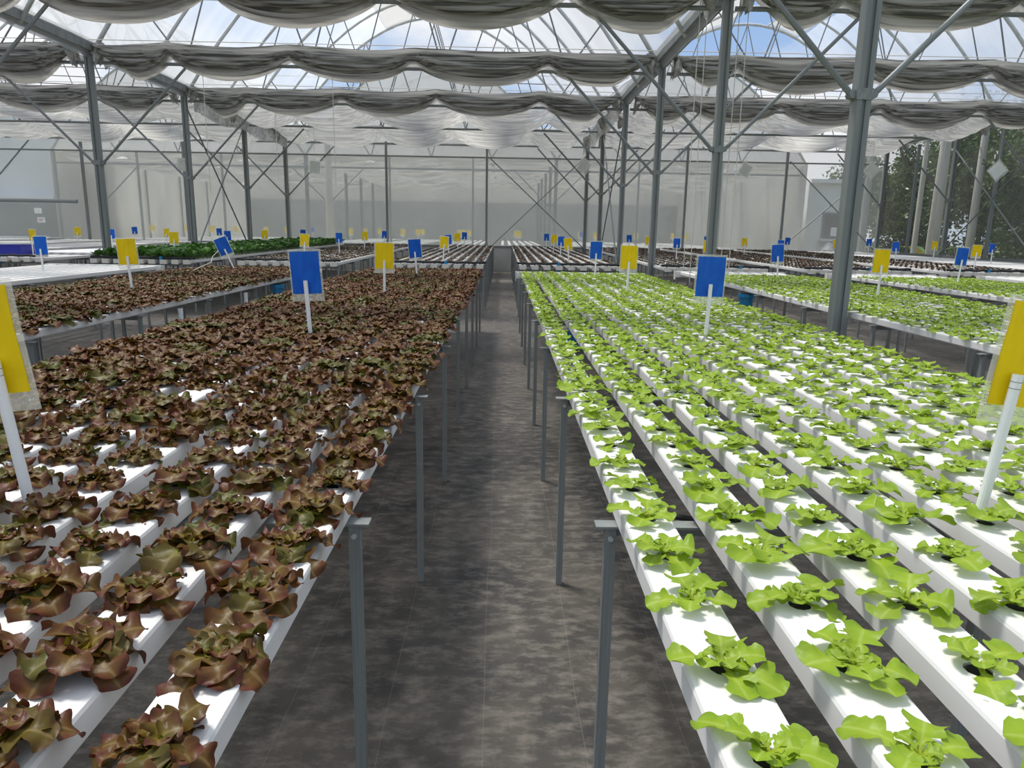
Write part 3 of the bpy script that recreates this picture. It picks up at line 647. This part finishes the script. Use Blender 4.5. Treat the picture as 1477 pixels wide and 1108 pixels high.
for a in [(-1.128, 1.65, 'yellow', 'nearest on the left bench of red lettuce', (-.10, .02), .05, dict(dx=-.035, band=True)),
          (-1.158, 4.35, 'blue', 'second along the left bench of red lettuce', (-.045, .03), -.06, {}),
          (-1.18, 7.25, 'yellow', 'third along the left bench of red lettuce', (.01, 0), .1, {}),
          (-1.20, 10.2, 'blue', 'last on the left bench of red lettuce', (-.07, .05), -.15, {}),
          (1.18, 1.66, 'yellow', 'nearest on the right bench of green lettuce', (.10, .02), .05, dict(dx=.045, band=True)),
          (1.30, 4.57, 'blue', 'second along the right bench of green lettuce', (.02, .02), .02, {}),
          (1.36, 7.95, 'yellow', 'third along the right bench of green lettuce', (.02, 0), .0, {}),
          (1.36, 10.8, 'blue', 'last on the right bench of green lettuce', (.02, 0), .05, {}),
          (-3.70, 7.3, 'yellow', 'nearest on the second left bench', (-.06, 0), .15, {}),
          (-3.98, 10.9, 'blue', 'tilted far over on the second left bench', (-.38, 0), .3, {}),
          (-6.50, 10.4, 'blue', 'on the bare white left bench', (-.02, 0), 0, dict(ph=.30)),
          (4.18, 8.05, 'yellow', 'nearest on the second right bench', (.02, 0), 0, {}),
          (4.10, 10.85, 'blue', 'last on the second right bench', (-.06, 0), -.1, {}),
          (6.66, 10.6, 'blue', 'on the third right bench of green lettuce', (.07, 0), .05, {})]:
    x, y, c, wh, le, ya, kw = a; trap(x, y, Z1, c, wh, le, ya, **kw)
YS = [(14.9, 'yellow'), (17.8, 'blue'), (20.8, 'yellow'), (24.4, 'blue')]
CXB = {'Rb1': 1.37, 'Rb2': 4.15, 'Rb3': 6.82, 'Rb4': 9.47, 'Rb5': 12.1, 'Lb1': -1.24, 'Lb2': -4.0, 'Lb3': -6.66, 'Lb4': -9.46, 'Lb5': -12.1}
for bk, cx in CXB.items():
    b = BEN[bk]
    for q, (y, c) in enumerate(YS):
        trap(cx+R_.uniform(-.08, .08), y+R_.uniform(-.2, .2), b.zt(y), c, '%s along the %s' % (ORD[q+1], b.phrase), (R_.uniform(-.07, .07), R_.uniform(-.05, .05)), R_.uniform(-.3, .3), hgt=.225, w=.165)
# a pale string dangling from the tilted trap
link('trap_string', MB().tube([(-4.20, 10.88, 1.24), (-4.24, 10.75, 1.16), (-4.21, 10.6, 1.08), (-4.27, 10.4, 1.03), (-4.30, 10.2, .985)], .005, 5).mesh('trap_string', 'rope_cream'), label='pale string trailing from the tilted blue trap', cat='string')

# ------------------------------------------------------------------ pipes and hoses under the benches
def stub(x, y, z0, z1, r, m, where, name='drain_pipe'):
    link(name, MB().cyl((0, 0), r, 0, z1-z0, 12).cyl((0, 0), r*1.22, (z1-z0)*.86, z1-z0, 12).mesh(name, m), None, (x, y, z0), label=where, cat='pipe')
stub(-2.95, 9.55, .52, .86, .075, 'teal_plastic', 'short blue pipe under the second left bench')
stub(-2.95, 10.9, .40, .86, .045, 'teal_plastic', 'thin blue pipe under the far part of the second left bench')
stub(-2.93, 6.6, .0, .86, .018, 'pipe_white', 'thin white pipe standing under the second left bench')
stub(-2.93, 8.3, .0, .86, .018, 'pipe_white', 'thin white pipe further along the second left bench')
stub(3.10, 9.2, .52, .86, .085, 'teal_plastic', 'short blue pipe under the second right bench')
stub(.62, 6.2, .60, .86, .06, 'teal_plastic', 'blue pipe seen between the channels right of the aisle')
stub(.85, 9.2, .60, .86, .06, 'teal_plastic', 'blue pipe seen far down between the right channels')
link('irrigation_hose', MB().tube([(.42, 2.02, .79), (.75, 1.93, .77), (1.1, 1.82, .80), (1.5, 1.78, .76), (2.1, 1.70, .78)], .009, 8).mesh('irrigation_hose', 'black_rubber', smooth=True), label='thin black hose slung under the near channels right of the aisle', cat='hose')
link('irrigation_hose', MB().tube([(.55, 3.6, .80), (1.0, 3.5, .80), (1.6, 3.55, .79), (2.1, 3.45, .80)], .009, 8).mesh('irrigation_hose', 'black_rubber', smooth=True), label='thin black hose under the middle channels right of the aisle', cat='hose')
# blue tray and white boards on the far left back bench
o = empty('blue_tray', (-10.6, 15.0, BEN['Lb4'].zt(15)), label='long dark blue tray on the bare back bench at the far left', cat='tray')
link('tray_body', MB().box(-1.6, 1.02, -.3, -.28, 0, .17).box(-1.6, 1.02, .28, .3, 0, .17).box(-1.6, 1.02, -.28, .28, 0, .01).box(1.0, 1.02, -.28, .28, .01, .17).box(-1.6, -1.58, -.28, .28, .01, .17).mesh('tray_body', 'tray_blue'), o)
link('tray_rim', MB().box(-1.63, 1.05, -.32, -.27, .17, .182).box(-1.63, 1.05, .27, .32, .17, .182).mesh('tray_rim', 'tray_blue'), o)
o = empty('foam_board', (-9.2, 17.6, BEN['Lb4'].zt(17.6)), label='flat white foam board on the bare back bench by the pak choi', cat='board')
link('board', MB().box(-.62, .75, -2.4, 2.2, 0, .03).mesh('board', 'building_white'), o)

# ------------------------------------------------------------------ what stands outside, seen through the netting
NG = empty('neighbour_greenhouse', (1.2, 32.6, 0), label='next greenhouse beyond the end wall with pale curtains and posts', cat='greenhouse')
def nb(name, mb, *m, smooth=False): return link(name, mb.mesh(name, *m, smooth=smooth), NG, Matrix.Translation(-NG.location))
for bx0 in (-20.5, -9.65, 1.2-.0):
    pass
NB = [(-31.35, -20.5), (-20.5, -9.65), (-9.65, 1.2+2.0)]
NB = [(-19.45, -8.6), (-8.6, 2.25), (2.25, 13.1)]
for x0, x1 in NB:
    xc, h = (x0+x1)/2, (x1-x0)/2
    P = [[(xc+u, y, arch_z(u, h)) for u in np.linspace(-h, h, 21)] for y in np.linspace(32.6, 62, 8)]
    nb('roof_film', MB().grid(P), 'roof_film', smooth=True)
    G = [[(xc+u, 32.62, EAVE+(arch_z(u, h)-EAVE)*w) for u in np.linspace(-h, h, 21)] for w in np.linspace(0, 1, 4)]
    nb('gable_film', MB().grid(G), 'flap_film', smooth=True)
    for y in (32.6, 36.7, 40.8, 44.9, 49.0):
        nb('arch_pipe', MB().tube([(xc+u, y, arch_z(u, h)) for u in np.linspace(-h, h, 17)], .05, 6), 'arch_steel', smooth=True)
        for u in (-2.6, 0, 2.6):
            for v in (u-1.3, u+1.3): rod('web_strut', (xc+u, y, EAVE), (xc+v, y, arch_z(v, h)), .025, 'rod_steel', NG, 6)
        P = []
        rg = random.Random(y+x0); ph = rg.uniform(0, 6)
        for a in range(41):
            x = x0+(x1-x0)*a/40; sag = abs(math.sin(math.pi*4*a/40)); P.append([(x, y+.3+.5*v, 4.75-(.22+.33*sag)*math.sin(math.pi*v)**.6-.04*math.sin(14*v+x+ph)) for v in np.linspace(0, 1, 12)])
        nb('shade_curtain', MB().grid(P), 'pale_shade_cloth', smooth=True)
    for y in (32.7, 36.7, 40.8, 45, 49): nb('post', MB().box(x0-.07, x0+.07, y-.07, y+.07, -.08, EAVE), 'column_steel')
    for q in (1, 2): nb('post', MB().box(x0+(x1-x0)*q/3-.04, x0+(x1-x0)*q/3+.04, 32.6, 32.68, -.08, EAVE), 'column_steel')
    rod('knee_brace', (x0, 36.7, 2.75), (x0+1.8, 36.7, 4.5), .03, 'rod_steel', NG, 6); rod('knee_brace', (x0, 36.7, 2.75), (x0-1.8, 36.7, 4.5), .03, 'rod_steel', NG, 6)
nb('end_wall', MB().box(-19.4, 13.1, 56, 56.2, -.08, 3.6), 'far_wall_grey')
nb('upper_wall', MB().box(-19.4, 13.1, 56, 56.2, 3.6, 9), 'flap_film')
nb('side_wall', MB().box(13.1, 13.2, 32.6, 56, -.08, EAVE), 'flap_film')
nb('side_wall', MB().box(-19.5, -19.4, 32.6, 56, -.08, EAVE), 'flap_film')
nb('low_wall', MB().box(-19.4, 13.1, 32.6, 32.7, -.08, .75), 'concrete')
nb('end_rail', MB().box(-19.4, 13.1, 32.55, 32.6, 4.1, 4.18), 'rod_steel')
ng2 = 0
for bx in (-16.4, -13.7, -11, -7.3, -4.6, -1.9, .8, 4.2, 6.9, 9.6):
    ng2 += 1
    o = empty('neighbour_bench', (bx, 40, 0), label='white channel bench inside the next greenhouse, %s from the left' % ordn(ng2), cat='bench')
    for q in range(6): link('channel', MB().box(-.06, .06, -6.5, 6.5, 0, .06).mesh('channel', 'channel_white'), o, (-.85+.34*q, 0, .9))
    for y in (-6.4, -3, 0, 3, 6.4):
        for x in (-.9, .9): link('leg', MB().box(-.02, .02, -.02, .02, -.08, .9).mesh('leg', 'steel'), o, (x, y, 0))
nt_ = 0
rgs = random.Random(5)
for bx in (-16.4, -13.7, -11, -7.3, -4.6, -1.9, .8, 4.2, 6.9, 9.6):
    for y in (34.6, 38.0, 42.5):
        nt_ += 1
        trap(bx+rgs.uniform(-.2, .2), y, .96, 'blue' if rgs.random() < .15 else 'yellow', 'inside the next greenhouse, %s bench, %s from its front' % (ordn([-16.4, -13.7, -11, -7.3, -4.6, -1.9, .8, 4.2, 6.9, 9.6].index(bx)+1), ORD[(34.6, 38.0, 42.5).index(y)+1]), (0, 0), rgs.uniform(-.3, .3), ph=.42, w=.21, hgt=.28)

# panelled white building on the left
BL = empty('panelled_building', (-24, 33, 0), label='low white building with grey sliding panels beyond the left of the end wall', cat='building')
link('body', MB().box(-9, 4.2, 0, 5, -.1, 2.75).mesh('body', 'building_white'), BL)
for q in range(8): link('sliding_panel', MB().box(.03, 1.27, -.05, 0, 1.0, 2.45).mesh('sliding_panel', 'panel_grey'), BL, (-6+1.3*q-.02, 0, 0))
link('upper_storey', MB().box(-9, 4.0, .6, 5, 2.75, 6.2).mesh('upper_storey', 'building_white'), BL)
link('sill', MB().box(-8, 4, -.25, 0, .92, 1.0).mesh('sill', 'building_white'), BL)
for q in range(8): link('white_panel', MB().box(.05, 1.25, -.04, 0, .1, .88).mesh('white_panel', 'building_white'), BL, (-6+1.3*q-.02, 0, 0))
for nm, z, red in (('white paper notice on the upper part of the panelled building', 2.12, 0), ('white paper notice with red print below the other notice', 1.72, 1)):
    o = empty('paper_notice', (-20.5 if not red else -20.4, 32.93, z), label=nm, cat='notice')
    link('paper', MB().box(-.17, .17, -.006, 0, -.12, .12).mesh('paper', 'paper_white'), o)
    if red:
        for q in range(3): link('print_line', MB().box(-.12, .12-.03*q, -.009, -.006, .035-.045*q, .06-.045*q).mesh('print_line', 'print_red'), o)
rod('hanging_bar', (-13.5, 19.5, 2.16), (-11.1, 19.5, 2.16), .05, 'steel', None, 8, label='dark pipe hung level over the far left benches', cat='pipe')

# white building with a window, right of the end wall
BR = empty('white_building', (15.5, 34.2, 0), label='white building with a dark window behind the right end of the wall', cat='building')
link('body', MB().box(-1.5, .62, 0, 4, -.1, 3.95).mesh('body', 'building_white'), BR)
link('roof_edge', MB().box(-1.5, .8, -.25, 4.2, 3.95, 4.12).mesh('roof_edge', 'building_white'), BR)
w = link('window', MB().box(-.75, .45, -.06, 0, 1.45, 2.65).mesh('window', 'panel_grey'), BR)
link('pane', MB().box(-.66, .36, -.075, -.055, 1.54, 2.56).mesh('pane', 'dark_glass'), w)
link('window_sill', MB().box(-.85, .55, -.3, 0, 1.36, 1.45).mesh('window_sill', 'building_white'), BR)
o = empty('paper_notice', (15.3, 34.1, 1.78), label='pale notice in the window of the white building', cat='notice')
link('paper', MB().box(-.14, .14, -.01, 0, -.2, .2).mesh('paper', 'paper_white'), o)
def bundle(x, y, z, m, label):
    V, Fc = [], []; bm = bmesh.new(); bmesh.ops.create_icosphere(bm, subdivisions=2, radius=.36)
    for v in bm.verts: v.co *= 1+.22*math.sin(9*v.co.x+7*v.co.z)*math.cos(8*v.co.y); v.co.z *= .9
    me = bpy.data.meshes.new('bundle'); bm.to_mesh(me); bm.free(); me.materials.append(MATS[m]); link('bundle', me, None, (x, y, z), label=label, cat='bundle')
bundle(15.75, 33.7, .95, 'blue_tarp', 'bright blue bundle under the window of the white building')
bundle(15.0, 33.7, .95, 'far_wall_grey', 'dark grey bundle beside the blue one under the window')

# poles
def pole(x, y, h, r, m, label):
    t = empty('utility_pole', (x, y, -.1), label=label, cat='pole')
    link('shaft', MB().cyl((0, 0), r, 0, h, 12, r1=r*.72).mesh('shaft', m), t)
    return t
pole(-6.9, 29.5, 4.9, .17, 'pole_concrete', 'pale square pole behind the end wall left of the aisle')
pole(16.6, 28.3, 6.0, .24, 'pole_concrete', 'thick pale pole just outside the right side wall')
pole(16.0, 28.5, 5.6, .11, 'pole_concrete', 'thin pale pole beside the thick one outside the right wall')
pole(17.6, 27.6, 6.2, .16, 'pole_concrete', 'pale pole standing among the trees outside the right wall')
pole(14.9, 30.5, 5.4, .17, 'column_steel', 'grey steel pole outside the right corner of the greenhouse')
# overhead cables
for q, (za, zb) in enumerate([(14.2, 13.0), (13.6, 12.2), (13.1, 11.4), (12.6, 10.6), (15.0, 13.9)]):
    link('overhead_cable', MB().tube([(-60+120*k/20, 62+q*.3, za+(zb-za)*k/20-1.2*math.sin(math.pi*k/20)*.5+.2) for k in range(21)], .035, 5).mesh('overhead_cable', 'cable_black'),
         label='dark overhead cable crossing the sky beyond the greenhouse, %s in height' % ['second highest', 'third highest', 'fourth highest', 'lowest', 'highest'][q], cat='cable')
# trees outside on the right
def tree(x, y, h, r, seed, label):
    rg = np.random.default_rng(seed); t = empty('tree', (x, y, -.1), label=label, cat='tree', group='trees outside on the right')
    tk = MB().tube([(0, 0, 0), (.1, .05, h*.3), (-.05, .1, h*.55), (.05, 0, h*.8)], .16, 8)
    for q in range(5):
        a = q*1.26+seed; tk.tube([(0, 0, h*(.3+.08*q)), (math.cos(a)*r*.4, math.sin(a)*r*.4, h*(.5+.07*q)), (math.cos(a)*r*.75, math.sin(a)*r*.75, h*(.6+.07*q))], .06, 6)
    link('trunk', tk.mesh('trunk', 'bark', smooth=True), t)
    n = 17000; cl = rg.normal(size=(26, 3)); cl /= np.linalg.norm(cl, axis=1)[:, None]; cl *= rg.uniform(.45, .95, (26, 1)); cl[:, 2] = np.abs(cl[:, 2])*1.0-.25
    c = cl[rg.integers(0, 26, n)]*np.array([r, r, h*.5])+np.array([0, 0, h*.52])+rg.normal(size=(n, 3))*np.array([r*.20, r*.20, h*.08])
    c[:, 2] = np.maximum(c[:, 2], .3); d = rg.normal(size=(n, 3)); d /= np.linalg.norm(d, axis=1)[:, None]; e = np.cross(d, rg.normal(size=(n, 3))); e /= np.linalg.norm(e, axis=1)[:, None]
    s = rg.uniform(.06, .14, (n, 1)); V = np.stack([c-d*s, c+e*s*.5, c+d*s, c-e*s*.5], 1).reshape(-1, 3); Fc = np.arange(n*4).reshape(-1, 4)
    A = np.zeros((n*4, 4)); A[:, 0] = np.repeat(rg.uniform(.1, 1, n), 4); A[:, 1] = .5; A[:, 2] = np.repeat(rg.uniform(0, .5, n), 4)
    link('crown', mesh('crown', V, Fc, 'tree_leaf', False, A), t)
for q, (x, y, h, r, lb) in enumerate([(18.3, 38.0, 6.8, 1.5, 'dark green tree right beside the white building'), (20.4, 32.2, 7.4, 1.9, 'broad dark green tree behind the thick pale pole'), (20.0, 27.0, 7.2, 1.9, 'dark green tree outside the right wall, right of the pale poles'),
                                      (24.6, 38, 9.0, 2.4, 'tall dark tree in the second row outside the right wall'), (19.6, 21.8, 7.0, 1.9, 'dark green tree beside the right edge of the view'), (25.3, 31, 8.6, 2.4, 'dark tree in the second row at the far right'),
                                      (25.0, 24.5, 8.4, 2.3, 'dark tree in the second row past the right edge'), (31, 49, 11, 3.0, 'highest dark tree in the third row outside'), (19.0, 34.6, 6.3, 1.3, 'slim dark tree between the white building and the thick pale pole')]):
    tree(x, y, h, r, q+3, lb)
def hedge(n=16000):
    rg = np.random.default_rng(9); y = rg.uniform(14, 40, n); z = rg.uniform(0, 1, n)**.8*(1.7+.5*np.sin(y*1.7)+.3*np.sin(y*4.1)); x = 18.9+.10*(y-14)*.6+rg.normal(size=n)*.28+.5*np.sin(y*.9)
    c = np.stack([x, y, z-.08], 1); d = rg.normal(size=(n, 3)); d /= np.linalg.norm(d, axis=1)[:, None]; e = np.cross(d, rg.normal(size=(n, 3))); e /= np.linalg.norm(e, axis=1)[:, None]
    s = rg.uniform(.07, .16, (n, 1)); V = np.stack([c-d*s, c+e*s*.5, c+d*s, c-e*s*.5], 1).reshape(-1, 3); A = np.zeros((n*4, 4)); A[:, 0] = np.repeat(rg.uniform(.1, 1, n), 4); A[:, 1] = .5; A[:, 2] = np.repeat(rg.uniform(0, .5, n), 4)
    link('hedge_foliage', mesh('hedge_foliage', V, np.arange(n*4).reshape(-1, 4), 'tree_leaf', False, A), label='unclipped hedge along the outside of the right wall', cat='hedge', kind='stuff')
hedge()
tb = empty('banana_plant', (17.2, 29.6, -.1), label='low palm-like plant with yellow leaf beside the thick pale pole', cat='plant')
for q in range(8):
    V, Fc, A = leaf_geo(1.5, .2, 62, 70, q, 10, 4, lobes=.5, shape=((.55, .5, .5),), ruf=.02); az = q*.9
    ca, sa = math.cos(az), math.sin(az); A[:, 2] = .3
    link('frond', mesh('frond', V @ np.array([[ca, sa, 0], [-sa, ca, 0], [0, 0, 1]])+np.array([0, 0, .5]), Fc, 'pakchoi_leaf' if q != 2 else 'card_yellow', True, A), tb)
link('stem', MB().cyl((0, 0), .1, 0, .6, 10, r1=.07).mesh('stem', 'bark'), tb)
